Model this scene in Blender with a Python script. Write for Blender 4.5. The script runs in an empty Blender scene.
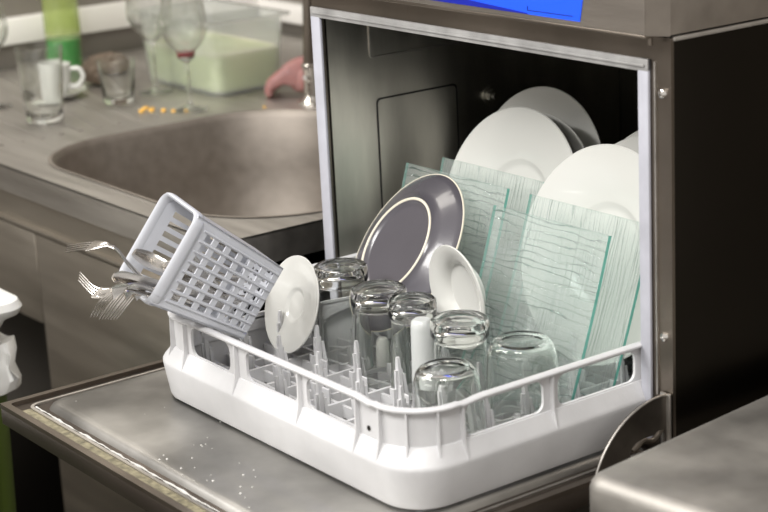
import bpy, bmesh, math, random
from mathutils import Vector, Matrix, noise
random.seed(7)
S = bpy.context.scene
COL = S.collection
# ------------------------------------------------------------ camera
cam = bpy.data.cameras.new('camera'); camo = bpy.data.objects.new('camera', cam); COL.objects.link(camo)
Rr = Vector((0.5970, 0.8000, -0.0500)); Uu = Vector((-0.1950, 0.2050, 0.9590)); Ff = Vector((-0.7780, 0.5630, -0.2780))
def cam_axes(yaw, pitch, roll):
    cy, sy, cp, sp = math.cos(yaw), math.sin(yaw), math.cos(pitch), math.sin(pitch)
    f = Vector((sy*cp, cy*cp, sp)); r = Vector((cy, -sy, 0)); u = r.cross(f)
    cr, sr = math.cos(roll), math.sin(roll)
    return cr*r+sr*u, -sr*r+cr*u, f
r_, u_, f_ = cam_axes(-0.9442, -0.2822, -0.0517)
camo.matrix_world = Matrix(((r_.x, u_.x, -f_.x, 1.6472), (r_.y, u_.y, -f_.y, -1.3218), (r_.z, u_.z, -f_.z, 0.7637), (0, 0, 0, 1)))
cam.sensor_width = 36; cam.lens = 1837.53/768*36; cam.clip_start = .05
cam.dof.use_dof = True; cam.dof.focus_distance = 2.16; cam.dof.aperture_fstop = 6.0
S.camera = camo
# ------------------------------------------------------------ world, lights, exposure
S.view_settings.view_transform = 'Standard'; S.view_settings.look = 'None'
S.view_settings.gamma = 1; S.view_settings.use_curve_mapping = False
S.view_settings.exposure = 0.0
S.cycles.max_bounces = 20; S.cycles.transmission_bounces = 20; S.cycles.transparent_max_bounces = 16
S.cycles.sample_clamp_indirect = 6; S.cycles.blur_glossy = 0.6
w = bpy.data.worlds.new('kitchen_light'); S.world = w; w.use_nodes = True
bg = w.node_tree.nodes['Background']; bg.inputs[0].default_value = (1.0, .95, .89, 1); bg.inputs[1].default_value = 0.72
def area(name, loc, target, sx, sy, energy, color=(1, 1, 1)):
    l = bpy.data.lights.new(name, 'AREA'); l.shape = 'RECTANGLE'; l.size = sx; l.size_y = sy; l.energy = energy; l.color = color
    o = bpy.data.objects.new(name, l); COL.objects.link(o); o.location = loc
    o.rotation_euler = (Vector(target)-Vector(loc)).to_track_quat('-Z', 'Y').to_euler(); return o
area('ceiling_lamp_front', (-.7, -1.7, 1.55), (0, -.1, .1), 1.2, .5, 43, (1, .98, .95))
area('ceiling_lamp_sink', (-1.7, .1, 1.7), (-1.3, .2, 0), 1.2, .4, 13, (1, .95, .87))
area('side_fill', (1.0, -1.3, 1.8), (.1, -.1, .1), .8, .5, 32, (1, .98, .95))  # added fill from the right to brighten the pegs; no known fixture

# ------------------------------------------------------------ materials
def nt(name):
    m = bpy.data.materials.new(name); m.use_nodes = True; n = m.node_tree.nodes; return m, n, m.node_tree.links, n['Principled BSDF']
def plain(name, col, rough=.45, metal=0., spec=.5, var=0., vscale=20, bump=0., bscale=200, stretch=(1, 1, 1), rvar=0., coat=0.):
    m, n, l, b = nt(name)
    b.inputs['Base Color'].default_value = (*col, 1); b.inputs['Roughness'].default_value = rough
    b.inputs['Metallic'].default_value = metal; b.inputs['Specular IOR Level'].default_value = spec
    b.inputs['Coat Weight'].default_value = coat
    tc = n.new('ShaderNodeTexCoord'); mp = n.new('ShaderNodeMapping'); mp.inputs['Scale'].default_value = stretch
    l.new(tc.outputs['Object'], mp.inputs[0])
    if var or rvar:
        nz = n.new('ShaderNodeTexNoise'); nz.inputs['Scale'].default_value = vscale; nz.inputs['Detail'].default_value = 6
        l.new(mp.outputs[0], nz.inputs[0])
        if var:
            cr = n.new('ShaderNodeValToRGB'); cr.color_ramp.elements[0].position = .3; cr.color_ramp.elements[1].position = .7
            cr.color_ramp.elements[0].color = (*[c*(1-var) for c in col], 1); cr.color_ramp.elements[1].color = (*[min(1, c*(1+var*.6)) for c in col], 1)
            l.new(nz.outputs[0], cr.inputs[0]); l.new(cr.outputs[0], b.inputs['Base Color'])
        if rvar:
            mr = n.new('ShaderNodeMapRange'); mr.inputs[3].default_value = rough-rvar; mr.inputs[4].default_value = rough+rvar
            l.new(nz.outputs[0], mr.inputs[0]); l.new(mr.outputs[0], b.inputs['Roughness'])
    if bump:
        nb = n.new('ShaderNodeTexNoise'); nb.inputs['Scale'].default_value = bscale; nb.inputs['Detail'].default_value = 3
        l.new(mp.outputs[0], nb.inputs[0]); bp = n.new('ShaderNodeBump'); bp.inputs['Strength'].default_value = bump; bp.inputs['Distance'].default_value = .001
        l.new(nb.outputs[0], bp.inputs['Height']); l.new(bp.outputs[0], b.inputs['Normal'])
    return m
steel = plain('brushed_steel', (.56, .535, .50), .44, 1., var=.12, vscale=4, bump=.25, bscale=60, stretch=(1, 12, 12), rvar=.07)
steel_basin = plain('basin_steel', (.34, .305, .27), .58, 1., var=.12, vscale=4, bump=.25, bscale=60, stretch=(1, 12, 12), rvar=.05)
steel_front = plain('steel_front', (.41, .37, .33), .44, 1., var=.12, vscale=3, bump=.2, bscale=60, stretch=(1, 10, 10), rvar=.08)
steel_door = plain('steel_door', (.42, .41, .39), .42, 1., var=.42, vscale=7, bump=.2, bscale=50, rvar=.1)
steel_in = plain('steel_inside', (.66, .64, .58), .36, 1., var=.25, vscale=6, bump=.25, bscale=30, stretch=(3, 3, .7), rvar=.1)
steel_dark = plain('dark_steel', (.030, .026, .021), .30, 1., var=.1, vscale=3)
steel_mid = plain('dull_steel', (.26, .225, .19), .36, 1., var=.2, vscale=8, bump=.2, bscale=80, rvar=.08)
steel_plate = plain('hinge_steel', (.20, .18, .16), .38, 1., var=.25, vscale=25)
chrome = plain('chrome', (.75, .73, .70), .12, 1.)
cutlery_m = plain('cutlery_steel', (.66, .63, .59), .24, 1.)
grey_pl = plain('grey_plastic', (.56, .57, .62), .42, var=.06, vscale=30)
white_pl = plain('rack_plastic', (.63, .63, .64), .45, var=.1, vscale=14, bump=.3, bscale=120, rvar=.05)
basket_pl = plain('basket_plastic', (.57, .585, .63), .38, var=.04)
gasket_m = plain('gasket', (.47, .475, .53), .45, var=.12, vscale=25)
porcelain = plain('white_porcelain', (.64, .64, .61), .12, spec=.55, coat=.4)
dark_gl = plain('aubergine_glaze', (.082, .077, .090), .24, spec=.5, var=.06, vscale=15, coat=.3)
cream = plain('cream_bare_clay', (.75, .70, .58), .5)
label_m = plain('blue_film', (.010, .095, .95), .4)
label_d = plain('dark_blue_film', (.002, .012, .32), .4)
black_m = plain('black_ink', (.004, .006, .05), .5)
wall_m = plain('wall_paint', (.20, .18, .155), .6, var=.1, vscale=3)
wall_w = plain('white_ledge', (.95, .93, .90), .4)
floor_m = plain('floor_tile', (.07, .062, .05), .35, var=.3, vscale=5)
black_rub = plain('black_rubber', (.01, .01, .01), .6)
green_bin = plain('green_bin_plastic', (.055, .085, .008), .5, var=.15, vscale=4)
white_bag = plain('white_bag_film', (.82, .82, .80), .35)
skin_m = plain('skin', (.34, .165, .155), .5, var=.15, vscale=40)
skin_m.node_tree.nodes['Principled BSDF'].inputs['Subsurface Weight'].default_value = .15
skin_m.node_tree.nodes['Principled BSDF'].inputs['Subsurface Scale'].default_value = .01
sleeve_m = plain('dark_sleeve', (.03, .03, .035), .8)
scour_m = plain('scourer', (.13, .095, .065), .7, .0, var=.5, vscale=160)
crumb_m = plain('crumb', (.85, .50, .10), .6)
scale_m = plain('limescale', (.22, .195, .125), .55, var=.6, vscale=140)
wet_m = plain('wet_silicone_bead', (.62, .61, .58), .35, coat=.1, bump=.9, bscale=150)
wine_m = plain('red_wine', (.25, .02, .03), .1)
soap_water = plain('soapy_water', (.56, .64, .30), .25, var=.05, vscale=10)
foam_m = plain('foam', (.80, .76, .60), .6)
def glass(name, col=(1, 1, 1), rough=0., ior=1.45):
    m, n, l, b = nt(name)
    b.inputs['Base Color'].default_value = (*col, 1); b.inputs['Roughness'].default_value = rough
    b.inputs['Transmission Weight'].default_value = 1; b.inputs['IOR'].default_value = ior
    return m
glass_m = glass('clear_glass', (.97, .985, .97))
def facing_sheen(n, l, bp=None, lo=.04, hi=.85):
    lw = n.new('ShaderNodeLayerWeight'); lw.inputs[0].default_value = .5
    if bp: l.new(bp.outputs[0], lw.inputs['Normal'])
    p = n.new('ShaderNodeMath'); p.operation = 'POWER'; p.inputs[1].default_value = 4; l.new(lw.outputs['Facing'], p.inputs[0])
    q = n.new('ShaderNodeMath'); q.operation = 'MULTIPLY_ADD'; q.inputs[1].default_value = hi; q.inputs[2].default_value = lo; l.new(p.outputs[0], q.inputs[0])
    return q
def film(name, tint, body, fac, gl=.10):
    """thin clear sheet: lets light straight through, with a little milky body and a glossy skin"""
    m = bpy.data.materials.new(name); m.use_nodes = True; n = m.node_tree.nodes; l = m.node_tree.links; n.clear()
    out = n.new('ShaderNodeOutputMaterial'); tr = n.new('ShaderNodeBsdfTransparent'); tr.inputs[0].default_value = (*tint, 1)
    df = n.new('ShaderNodeBsdfDiffuse'); df.inputs[0].default_value = (*body, 1); tl = n.new('ShaderNodeBsdfTranslucent'); tl.inputs[0].default_value = (*body, 1)
    a = n.new('ShaderNodeMixShader'); a.inputs[0].default_value = .5; l.new(df.outputs[0], a.inputs[1]); l.new(tl.outputs[0], a.inputs[2])
    b = n.new('ShaderNodeMixShader'); b.inputs[0].default_value = fac; l.new(tr.outputs[0], b.inputs[1]); l.new(a.outputs[0], b.inputs[2])
    gs = n.new('ShaderNodeBsdfGlossy'); gs.inputs['Roughness'].default_value = .06
    fr = facing_sheen(n, l)
    c = n.new('ShaderNodeMixShader'); l.new(fr.outputs[0], c.inputs[0]); l.new(b.outputs[0], c.inputs[1]); l.new(gs.outputs[0], c.inputs[2]); l.new(c.outputs[0], out.inputs[0])
    return m
tub_m = film('clear_tub_plastic', (.97, .98, .97), (.92, .94, .94), .30)
bottle_m = film('bottle_plastic', (.93, .97, .80), (.70, .78, .45), .15)
def half_glass(name, col):
    m, n, l, b = nt(name); b.inputs['Base Color'].default_value = (*col, 1); b.inputs['Roughness'].default_value = 0; b.inputs['Transmission Weight'].default_value = 1; b.inputs['IOR'].default_value = 1.4
    t = n.new('ShaderNodeBsdfTransparent'); x = n.new('ShaderNodeMixShader'); x.inputs[0].default_value = .18; l.new(b.outputs[0], x.inputs[1]); l.new(t.outputs[0], x.inputs[2]); l.new(x.outputs[0], n['Material Output'].inputs[0]); return m
glass_thin = half_glass('thin_clear_glass', (.98, .99, .98))
green_liq = glass('green_liquid', (.03, .55, .16), .0, 1.33)
yellow_lab = film('yellow_green_label', (.90, .95, .70), (.70, .78, .36), .35)
edge_m = film('teal_glass_edge', (.35, .75, .65), (.16, .50, .43), .6)
frost_m = plain('frosted_white_cup', (.56, .58, .57), .3)
def ripple(name, scale, dens, axis):
    """clear moulded glass: smooth sheet lets light through, drawn relief lines refract it"""
    m = bpy.data.materials.new(name); m.use_nodes = True; n = m.node_tree.nodes; l = m.node_tree.links; n.clear()
    out = n.new('ShaderNodeOutputMaterial')
    tc = n.new('ShaderNodeTexCoord'); mp = n.new('ShaderNodeMapping'); mp.inputs['Scale'].default_value = scale
    l.new(tc.outputs['Object'], mp.inputs[0])
    wv = n.new('ShaderNodeTexWave'); wv.wave_type = 'BANDS'; wv.bands_direction = axis; wv.inputs['Scale'].default_value = dens
    wv.inputs['Distortion'].default_value = 9; wv.inputs['Detail'].default_value = 3; wv.inputs['Detail Scale'].default_value = 1.3; l.new(mp.outputs[0], wv.inputs[0])
    nz = n.new('ShaderNodeTexNoise'); nz.inputs['Scale'].default_value = dens*1.2; nz.inputs['Detail'].default_value = 2; l.new(mp.outputs[0], nz.inputs[0])
    ad = n.new('ShaderNodeMath'); ad.operation = 'MULTIPLY_ADD'; ad.inputs[1].default_value = .22; l.new(nz.outputs[0], ad.inputs[0]); l.new(wv.outputs['Fac'], ad.inputs[2])
    cr = n.new('ShaderNodeValToRGB'); cr.color_ramp.elements[0].position = .05; cr.color_ramp.elements[0].color = (0, 0, 0, 1)
    cr.color_ramp.elements[1].position = .15; cr.color_ramp.elements[1].color = (1, 1, 1, 1)
    l.new(ad.outputs[0], cr.inputs[0])
    bp = n.new('ShaderNodeBump'); bp.inputs['Strength'].default_value = .6; bp.inputs['Distance'].default_value = .002
    l.new(cr.outputs[0], bp.inputs['Height'])
    tr = n.new('ShaderNodeBsdfTransparent'); tr.inputs[0].default_value = (.975, .995, .988, 1)
    df = n.new('ShaderNodeBsdfDiffuse'); df.inputs[0].default_value = (.86, .91, .89, 1); tl = n.new('ShaderNodeBsdfTranslucent'); tl.inputs[0].default_value = (.86, .91, .89, 1)
    a = n.new('ShaderNodeMixShader'); a.inputs[0].default_value = .5; l.new(df.outputs[0], a.inputs[1]); l.new(tl.outputs[0], a.inputs[2])
    b = n.new('ShaderNodeMixShader'); b.inputs[0].default_value = .17; l.new(tr.outputs[0], b.inputs[1]); l.new(a.outputs[0], b.inputs[2])
    gs = n.new('ShaderNodeBsdfGlossy'); gs.inputs['Roughness'].default_value = .08; l.new(bp.outputs[0], gs.inputs['Normal'])
    fs = facing_sheen(n, l, bp, .05, .6)
    c = n.new('ShaderNodeMixShader'); l.new(fs.outputs[0], c.inputs[0]); l.new(b.outputs[0], c.inputs[1]); l.new(gs.outputs[0], c.inputs[2])
    gl = n.new('ShaderNodeBsdfGlass'); gl.inputs['Color'].default_value = (.30, .42, .39, 1); gl.inputs['Roughness'].default_value = .1; gl.inputs['IOR'].default_value = 1.5; l.new(bp.outputs[0], gl.inputs['Normal'])
    d = n.new('ShaderNodeMixShader'); inv = n.new('ShaderNodeMath'); inv.operation = 'MULTIPLY_ADD'; inv.inputs[1].default_value = -.9; inv.inputs[2].default_value = .9
    l.new(cr.outputs[0], inv.inputs[0]); l.new(inv.outputs[0], d.inputs[0]); l.new(c.outputs[0], d.inputs[1]); l.new(gl.outputs[0], d.inputs[2]); l.new(d.outputs[0], out.inputs[0])
    return m
rip_h = ripple('rippled_glass_across', (.28, 1, 1), 38, 'Y')
rip_v = ripple('rippled_glass_upright', (1, .14, 1), 38, 'X')

# ------------------------------------------------------------ helpers
def link(name, me, mat, parent=None, smooth=None):
    o = bpy.data.objects.new(name, me); COL.objects.link(o)
    if mat is not None:
        for m in (mat if isinstance(mat, (list, tuple)) else [mat]): me.materials.append(m)
    if parent: o.parent = parent
    if smooth is not None:
        for p in me.polygons: p.use_smooth = True
        if smooth < 3.1: 
            try: me.set_sharp_from_angle(angle=smooth)
            except Exception: pass
    return o
def obj(name, bm, mat, parent=None, smooth=math.radians(40)):
    bmesh.ops.recalc_face_normals(bm, faces=bm.faces)
    me = bpy.data.meshes.new(name); bm.to_mesh(me); bm.free(); return link(name, me, mat, parent, smooth)
def empty(name, loc=(0, 0, 0)):
    o = bpy.data.objects.new(name, None); COL.objects.link(o); o.location = loc; o.empty_display_size = .02; return o
def tag(o, label, cat, group=None, kind=None):
    o['label'] = label; o['category'] = cat
    if group: o['group'] = group
    if kind: o['kind'] = kind
    return o
def struct(o): o['kind'] = 'structure'; return o
def box(bm, a, b, bev=0., seg=2):
    a, b = Vector(a), Vector(b)
    r = bmesh.ops.create_cube(bm, size=1, matrix=Matrix.Translation((a+b)/2) @ Matrix.Diagonal((abs(b.x-a.x), abs(b.y-a.y), abs(b.z-a.z), 1)))
    if bev:
        es = list({e for v in r['verts'] for e in v.link_edges})
        bmesh.ops.bevel(bm, geom=es, offset=bev, segments=seg, affect='EDGES', profile=.5)
    return bm
def B(a, b, bev=0., seg=2): return box(bmesh.new(), a, b, bev, seg)
def lathe(bm, prof, seg=64, M=None, closed=True):
    rings = []; M = M or Matrix.Identity(4)
    for r, z in prof:
        if r < 1e-6: rings.append([bm.verts.new(M @ Vector((0, 0, z)))])
        else: rings.append([bm.verts.new(M @ Vector((r*math.cos(2*math.pi*k/seg), r*math.sin(2*math.pi*k/seg), z))) for k in range(seg)])
    for a, b in zip(rings, rings[1:]):
        for k in range(seg):
            q = []
            for v in (a[k % len(a)], a[(k+1) % len(a)], b[(k+1) % len(b)], b[k % len(b)]):
                if v not in q: q.append(v)
            if len(q) > 2:
                try: bm.faces.new(q)
                except ValueError: pass
    return bm
def L(prof, seg=64, M=None): return lathe(bmesh.new(), prof, seg, M)
def tube(bm, pts, rad, seg=10, cap=True, up=None):
    pts = [Vector(p) for p in pts]; n = len(pts); rings = []
    rad = rad if isinstance(rad, (list, tuple)) else [rad]*n
    t = (pts[1]-pts[0]).normalized(); a = t.orthogonal().normalized() if up is None else (Vector(up)-t*t.dot(Vector(up))).normalized()
    for i in range(n):
        t = (pts[min(i+1, n-1)]-pts[max(i-1, 0)]).normalized()
        a = (a-t*t.dot(a)).normalized(); b = t.cross(a)
        r = rad[i]; ra, rb = r if isinstance(r, tuple) else (r, r)
        rings.append([bm.verts.new(pts[i]+a*math.cos(2*math.pi*k/seg)*ra+b*math.sin(2*math.pi*k/seg)*rb) for k in range(seg)])
    for x, y in zip(rings, rings[1:]):
        for k in range(seg): bm.faces.new((x[k], x[(k+1) % seg], y[(k+1) % seg], y[k]))
    if cap: bm.faces.new(rings[0][::-1]); bm.faces.new(rings[-1])
    return bm
def smoothpath(pts, n=8):
    pts = [Vector(p) for p in pts]; out = []
    P = [pts[0]*2-pts[1]]+pts+[pts[-1]*2-pts[-2]]
    for i in range(1, len(P)-2):
        for k in range(n):
            t = k/n; p0, p1, p2, p3 = P[i-1:i+3]
            out.append(.5*((2*p1)+(-p0+p2)*t+(2*p0-5*p1+4*p2-p3)*t*t+(-p0+3*p1-3*p2+p3)*t**3))
    out.append(pts[-1]); return out
def rrect(x0, y0, x1, y1, r, n=6):
    r = min(r, (x1-x0)/2-1e-5, (y1-y0)/2-1e-5); out = []
    for cx, cy, a in ((x1-r, y1-r, 0), (x0+r, y1-r, 90), (x0+r, y0+r, 180), (x1-r, y0+r, 270)):
        for k in range(n+1):
            t = math.radians(a+90*k/n); out.append((cx+r*math.cos(t), cy+r*math.sin(t)))
    return out
def plate_mesh(name, outer, holes, th, fn):
    """flat shape with holes and thickness, mapped by fn(u, v, w) with w in 0..th"""
    cu = bpy.data.curves.new(name, 'CURVE'); cu.dimensions = '2D'; cu.fill_mode = 'BOTH'; cu.extrude = th/2
    for poly in [outer]+holes:
        sp = cu.splines.new('POLY'); sp.points.add(len(poly)-1)
        for p, q in zip(sp.points, poly): p.co = (q[0], q[1], 0, 1)
        sp.use_cyclic_u = True
    o = bpy.data.objects.new('tmp', cu); COL.objects.link(o)
    dg = bpy.context.evaluated_depsgraph_get(); dg.update(); me = bpy.data.meshes.new_from_object(o.evaluated_get(dg))
    bpy.data.objects.remove(o); bpy.data.curves.remove(cu)
    bm = bmesh.new(); bm.from_mesh(me); bpy.data.meshes.remove(me)
    bmesh.ops.remove_doubles(bm, verts=bm.verts, dist=1e-6)
    for v in bm.verts: v.co = Vector(fn(v.co.x, v.co.y, v.co.z+th/2))
    return bm
def merge(bm, other):
    me = bpy.data.meshes.new('t'); other.to_mesh(me); other.free(); bm.from_mesh(me); bpy.data.meshes.remove(me); return bm
def plane_frame(C, yaw, tilt):
    N = Vector((math.sin(yaw)*math.cos(tilt), -math.cos(yaw)*math.cos(tilt), math.sin(tilt)))
    X = Vector((0, 0, 1)).cross(N).normalized(); Y = N.cross(X)
    return Matrix(((X.x, Y.x, N.x, C[0]), (X.y, Y.y, N.y, C[1]), (X.z, Y.z, N.z, C[2]), (0, 0, 0, 1)))
def copy_tree(o, parent=None):
    c = o.copy(); COL.objects.link(c)
    if parent: c.parent = parent
    for ch in list(o.children): copy_tree(ch, c)
    return c
def evalmesh(o):
    dg = bpy.context.evaluated_depsgraph_get(); dg.update()
    me = bpy.data.meshes.new_from_object(o.evaluated_get(dg)); return me

# ------------------------------------------------------------ setting: floor, walls
FL = -.80
struct(obj('floor', B((-3, -3, FL-.05), (3, 1.6, FL)), floor_m))
struct(obj('wall_back', B((-2.1, .97, FL), (3, 1.07, 1.9)), wall_m))
struct(obj('wall_left', B((-2.05, -3, FL), (-1.95, .97, 1.9)), wall_m))
lw = obj('trim_1', B((-1.95, -3, .15), (-1.925, .97, .205), .003), wall_w); struct(lw)
bw = obj('trim_2', B((-1.925, .945, .125), (-.3, .97, .168), .003), wall_w); struct(bw)

steel_apron = plain('sink_front_steel', (.56, .52, .46), .42, 1., var=.15, vscale=3, bump=.2, bscale=60, stretch=(1, 10, 10), rvar=.1)
# ------------------------------------------------------------ sink unit
sink = empty('sink_unit', (-1.18, .4, FL)); tag(sink, 'stainless steel sink unit with deep rounded basin and ribbed draining board', 'sink')
CX0, CX1, CY0, CY1, CZ = -1.92, -.42, -.095, .94, .10
def wmesh(name, bm, mat, parent, **k):
    """world-space mesh under an empty"""
    for v in bm.verts: v.co -= parent.location
    return obj(name, bm, mat, parent, **k)
hole = rrect(-1.155, -.045, -.452, .50, .17, 12)
top = plate_mesh('worktop', [(CX0, CY0), (CX1, CY0), (CX1, CY1), (CX0, CY1)], [hole], .003, lambda u, v, w: (u, v, CZ-.003+w))
box(top, (CX0, CY0, CZ-.045), (CX1, CY0+.003, CZ-.001)); box(top, (CX1-.003, CY0+.003, CZ-.045), (CX1, CY1, CZ-.001))
wmesh('worktop', top, steel, sink)
bb = bmesh.new(); prev = None
for ins, z in ((-.004, .1015), (.001, .1018), (.004, .098), (.008, .09), (.018, .0), (.028, -.10), (.05, -.135), (.09, -.15), (.22, -.155)):
    ring = [bb.verts.new((x, y, z)) for x, y in rrect(-1.155+ins, -.045+ins, -.452-ins, .50-ins, max(.17-ins*.6, .03), 12)]
    if prev:
        for k in range(len(ring)): bb.faces.new((prev[k], prev[(k+1) % len(ring)], ring[(k+1) % len(ring)], ring[k]))
    prev = ring
bb.faces.new(prev)
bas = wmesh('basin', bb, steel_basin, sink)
rb = bmesh.new()
for k in range(11):
    a = Vector((-1.86, .42-.05*k, CZ)); b = Vector((-1.23, .27-.038*k, CZ)) if k < 12 else None
    if b.y < -.07: b.y = -.07
    if a.y < -.06: continue
    tube(rb, [a, b], (.0055), 8)
for v in rb.verts: v.co.z = CZ-.002+max(0, (v.co.z-CZ)+.002)*.7
wmesh('drain_rib', rb, steel, sink)
wmesh('apron', B((CX0, -.083, .004), (CX1-.004, -.080, .060)), steel_apron, sink)
wmesh('apron_fold', B((CX0, -.092, .000), (CX1-.004, -.080, .006), .001), steel_apron, sink)
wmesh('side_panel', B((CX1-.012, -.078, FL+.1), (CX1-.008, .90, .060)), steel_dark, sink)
wmesh('side_seam', B((CX1-.008, -.078, .0655), (CX1-.003, .90, .0685)), scale_m, sink)
for k in range(3):
    x0 = CX0+.9+.298*k if k else CX0+.90
for (x0, x1) in ((CX0+.01, -1.025), (-1.02, -.434)):
    d = wmesh('cabinet_door', B((x0, -.088, FL+.12 if x1 > -1 else -.16), (x1, -.076, -.004), .002), steel_apron, sink)
for x in (CX0+.03, -1.06, CX1-.05):
    for y in (-.06, .86):
        wmesh('leg', B((x, y, FL), (x+.03, y+.03, -.004) if not (x > -.6) else (x+.03, y+.03, .05), .002), steel_mid, sink)
wmesh('back_panel', B((CX0+.02, .90, FL+.1), (CX1-.02, .905, .05)), steel_dark, sink)
wmesh('lower_shelf', B((CX0+.02, -.05, FL+.12), (-1.06, .88, FL+.135)), steel_dark, sink)

# ------------------------------------------------------------ dishwasher
dw = empty('dishwasher', (0, .3, FL)); tag(dw, 'open commercial front-loading dishwasher of worn stainless steel with blue label', 'dishwasher')
MX, TOPZ, DEP = .333, .443, .56
ff = plate_mesh('front_frame', [(-.310, FL+.12), (MX, FL+.12), (MX, TOPZ), (-.310, TOPZ)], [[(-.289, -.005), (.289, -.005), (.289, .405), (-.289, .405)]], .004, lambda u, v, w: (u, .001+w, v))
# slot for the hinge plate is a dark recess piece
wmesh('front_frame', ff, steel_mid, dw)
wmesh('frame_lip', B((.3105, -.0015, .055), (.3125, .001, .417)), steel, dw)
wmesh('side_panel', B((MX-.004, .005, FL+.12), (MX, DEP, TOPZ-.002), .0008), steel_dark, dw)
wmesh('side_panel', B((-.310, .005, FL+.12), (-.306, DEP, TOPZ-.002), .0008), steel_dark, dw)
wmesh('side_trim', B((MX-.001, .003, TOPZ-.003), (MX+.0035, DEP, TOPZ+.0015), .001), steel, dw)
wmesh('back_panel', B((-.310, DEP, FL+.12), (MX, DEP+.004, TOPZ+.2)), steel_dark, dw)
ib = B((-.287, .005, -.012), (.287, .52, .404))
bmesh.ops.delete(ib, geom=[f for f in ib.faces if abs(f.calc_center_median().y-.005) < 1e-4], context='FACES_ONLY')
wmesh('wash_chamber', ib, plain('shaded_tank_steel', (.15, .14, .12), .35, 1., var=.2, vscale=6), dw, smooth=.2)  # same steel as the left wall; the chamber's shade is put into its colour
wmesh('lit_wall_sheet', B((-.2869, .006, -.011), (-.28675, .519, .4035)), steel_in, dw)  # added thin sheet, lighter so the left wall looks lit against the tank
ip = plate_mesh('wall_plate', rrect(.080, -.01, .212, .286, .006, 3), [], .0022, lambda u, v, w: (-.2868+w, u, v)); wmesh('access_plate', ip, steel_in, dw)
wmesh('plate_groove_shade', plate_mesh('s', rrect(.0785, -.01, .2145, .2880, .006, 3), [], .0012, lambda u, v, w: (-.2868+w, u, v)), black_rub, dw)  # black sheet painting the shaded groove line around the access plate
ip = plate_mesh('wall_plate', rrect(.071, .342, .40, .403, .006, 3), [rrect(.0735, .3445, .3975, .4005, .005, 3)], .002, lambda u, v, w: (-.2868+w, u, v)); wmesh('wall_rib', ip, steel, dw)
nutm = Matrix.Translation((-.2868, .273, .262)) @ Matrix.Rotation(math.pi/2, 4, 'Y')
nb = L([(0, 0), (.013, 0), (.013, .002), (.0, .002)], 24, nutm); lathe(nb, [(0, .002), (.009, .002), (.009, .008), (.0045, .008), (.0045, .013), (0, .013)], 6, nutm); wmesh('nut', nb, steel_in, dw)
# gasket: three strips with bevelled profile
gk = bmesh.new()
box(gk, (-.3085, -.0035, -.01), (-.2885, .0008, .419), .0015); wmesh('door_gasket', gk, gasket_m, dw)
wmesh('door_gasket', B((.2885, -.0035, .0), (.304, .0008, .419), .0015), gasket_m, dw)
gt = B((-.3085, -.0037, .4055), (.304, .0008, .419), .0015); box(gt, (-.302, -.0056, .4105), (.300, -.003, .4135), .0008)
wmesh('top_gasket', gt, plain('worn_gasket', (.33, .325, .32), .45, var=.25, vscale=30), dw)
for z in (.385, .122):
    s = L([(0, .0045), (.002, .0043), (.0045, .003), (.0055, .0), (0, 0)], 20, Matrix.Translation((.3215, .001, z)) @ Matrix.Rotation(math.pi/2, 4, 'X')); box(s, (.3190, -.0040, z-.0005), (.3240, -.0030, z+.0005)); wmesh('screw', s, chrome, dw)
wmesh('hinge_slot', B((.314, -.0012, -.02), (.325, .0012, .056), .0005), black_rub, dw)
# upper hood
hd = bmesh.new(); box(hd, (-.318, -.030, .449), (MX-.006, .0, .66), .002); box(hd, (-.318, .0, .446), (MX, DEP, .66), .001)
hv = [hd.verts.new(p) for p in ((MX-.006, -.0285, .449), (MX, .0005, .445), (MX, .0005, .66), (MX-.006, -.0285, .66))]; hd.faces.new(hv)
hood = wmesh('hood', hd, steel_front, dw)
wmesh('hood_lip', B((-.318, -.029, .4455), (MX-.006, -.0005, .4492), .0008), steel_mid, dw)
wmesh('bolt', L([(0, 0), (.003, 0), (.003, .009), (0, .009)], 12, Matrix.Translation((.316, -.012, .4365))), steel_mid, dw)
def onhood(poly, off): return plate_mesh('p', poly, [], .0006, lambda u, v, w: (u, -.0302-off-w, v))
lab = wmesh('blue_label', onhood([(-.30, .4565), (.2325, .4545), (.246, .52), (-.30, .535)], 0), label_m, dw)
wmesh('label_band', onhood([(-.30, .4568), (-.05, .4558), (.150, .4550), (.150, .4562), (.05, .4618), (-.05, .4650), (-.30, .4660)], .0007), label_d, dw)
wmesh('label_mark', onhood([(.150, .4592), (.222, .4592), (.222, .4597), (.1505, .4597), (.1505, .464), (.150, .464)], .0007), black_m, dw)
# lower cabinet front panel
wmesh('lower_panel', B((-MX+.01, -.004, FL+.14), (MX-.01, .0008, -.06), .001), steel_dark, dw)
for x in (-.29, .27):
    for y in (.04, .50):
        wmesh('foot', L([(0, 0), (.022, 0), (.022, .01), (.012, .02), (.012, .125), (0, .125)], 20, Matrix.Translation((x, y, FL))), black_rub, dw)
# dropped door
steel_fascia = plain('door_fascia_steel', (.17, .145, .125), .42, 1., var=.2, vscale=6)
door = wmesh('door', B((-.331, -.476, -.032), (.331, -.004, -.011), .0015), steel_fascia, dw)
lip = plate_mesh('rim', [(-.331, -.476), (.331, -.476), (.331, -.02), (-.331, -.02)], [rrect(-.317, -.462, .317, -.03, .012)], .0045, lambda u, v, w: (u, v, -.0105+w))
dl = wmesh('door_lip', lip, steel, door); dl.location = -Vector((0, 0, 0)); 
def dpart(name, bm, mat):
    for v in bm.verts: v.co -= dw.location
    return obj(name, bm, mat, door)
bpy.data.objects.remove(dl)
lip = plate_mesh('rim', [(-.331, -.476), (.331, -.476), (.331, -.02), (-.331, -.02)], [rrect(-.322, -.467, .322, -.022, .006)], .0055, lambda u, v, w: (u, v, -.0112+w)); dpart('door_lip', lip, steel_mid)
er = plate_mesh('r', rrect(-.309, -.452, .309, -.012, .016), [rrect(-.305, -.448, .305, -.012, .013)], .003, lambda u, v, w: (u, v, -.0112+w)); dpart('pressed_rib', er, steel)
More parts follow.
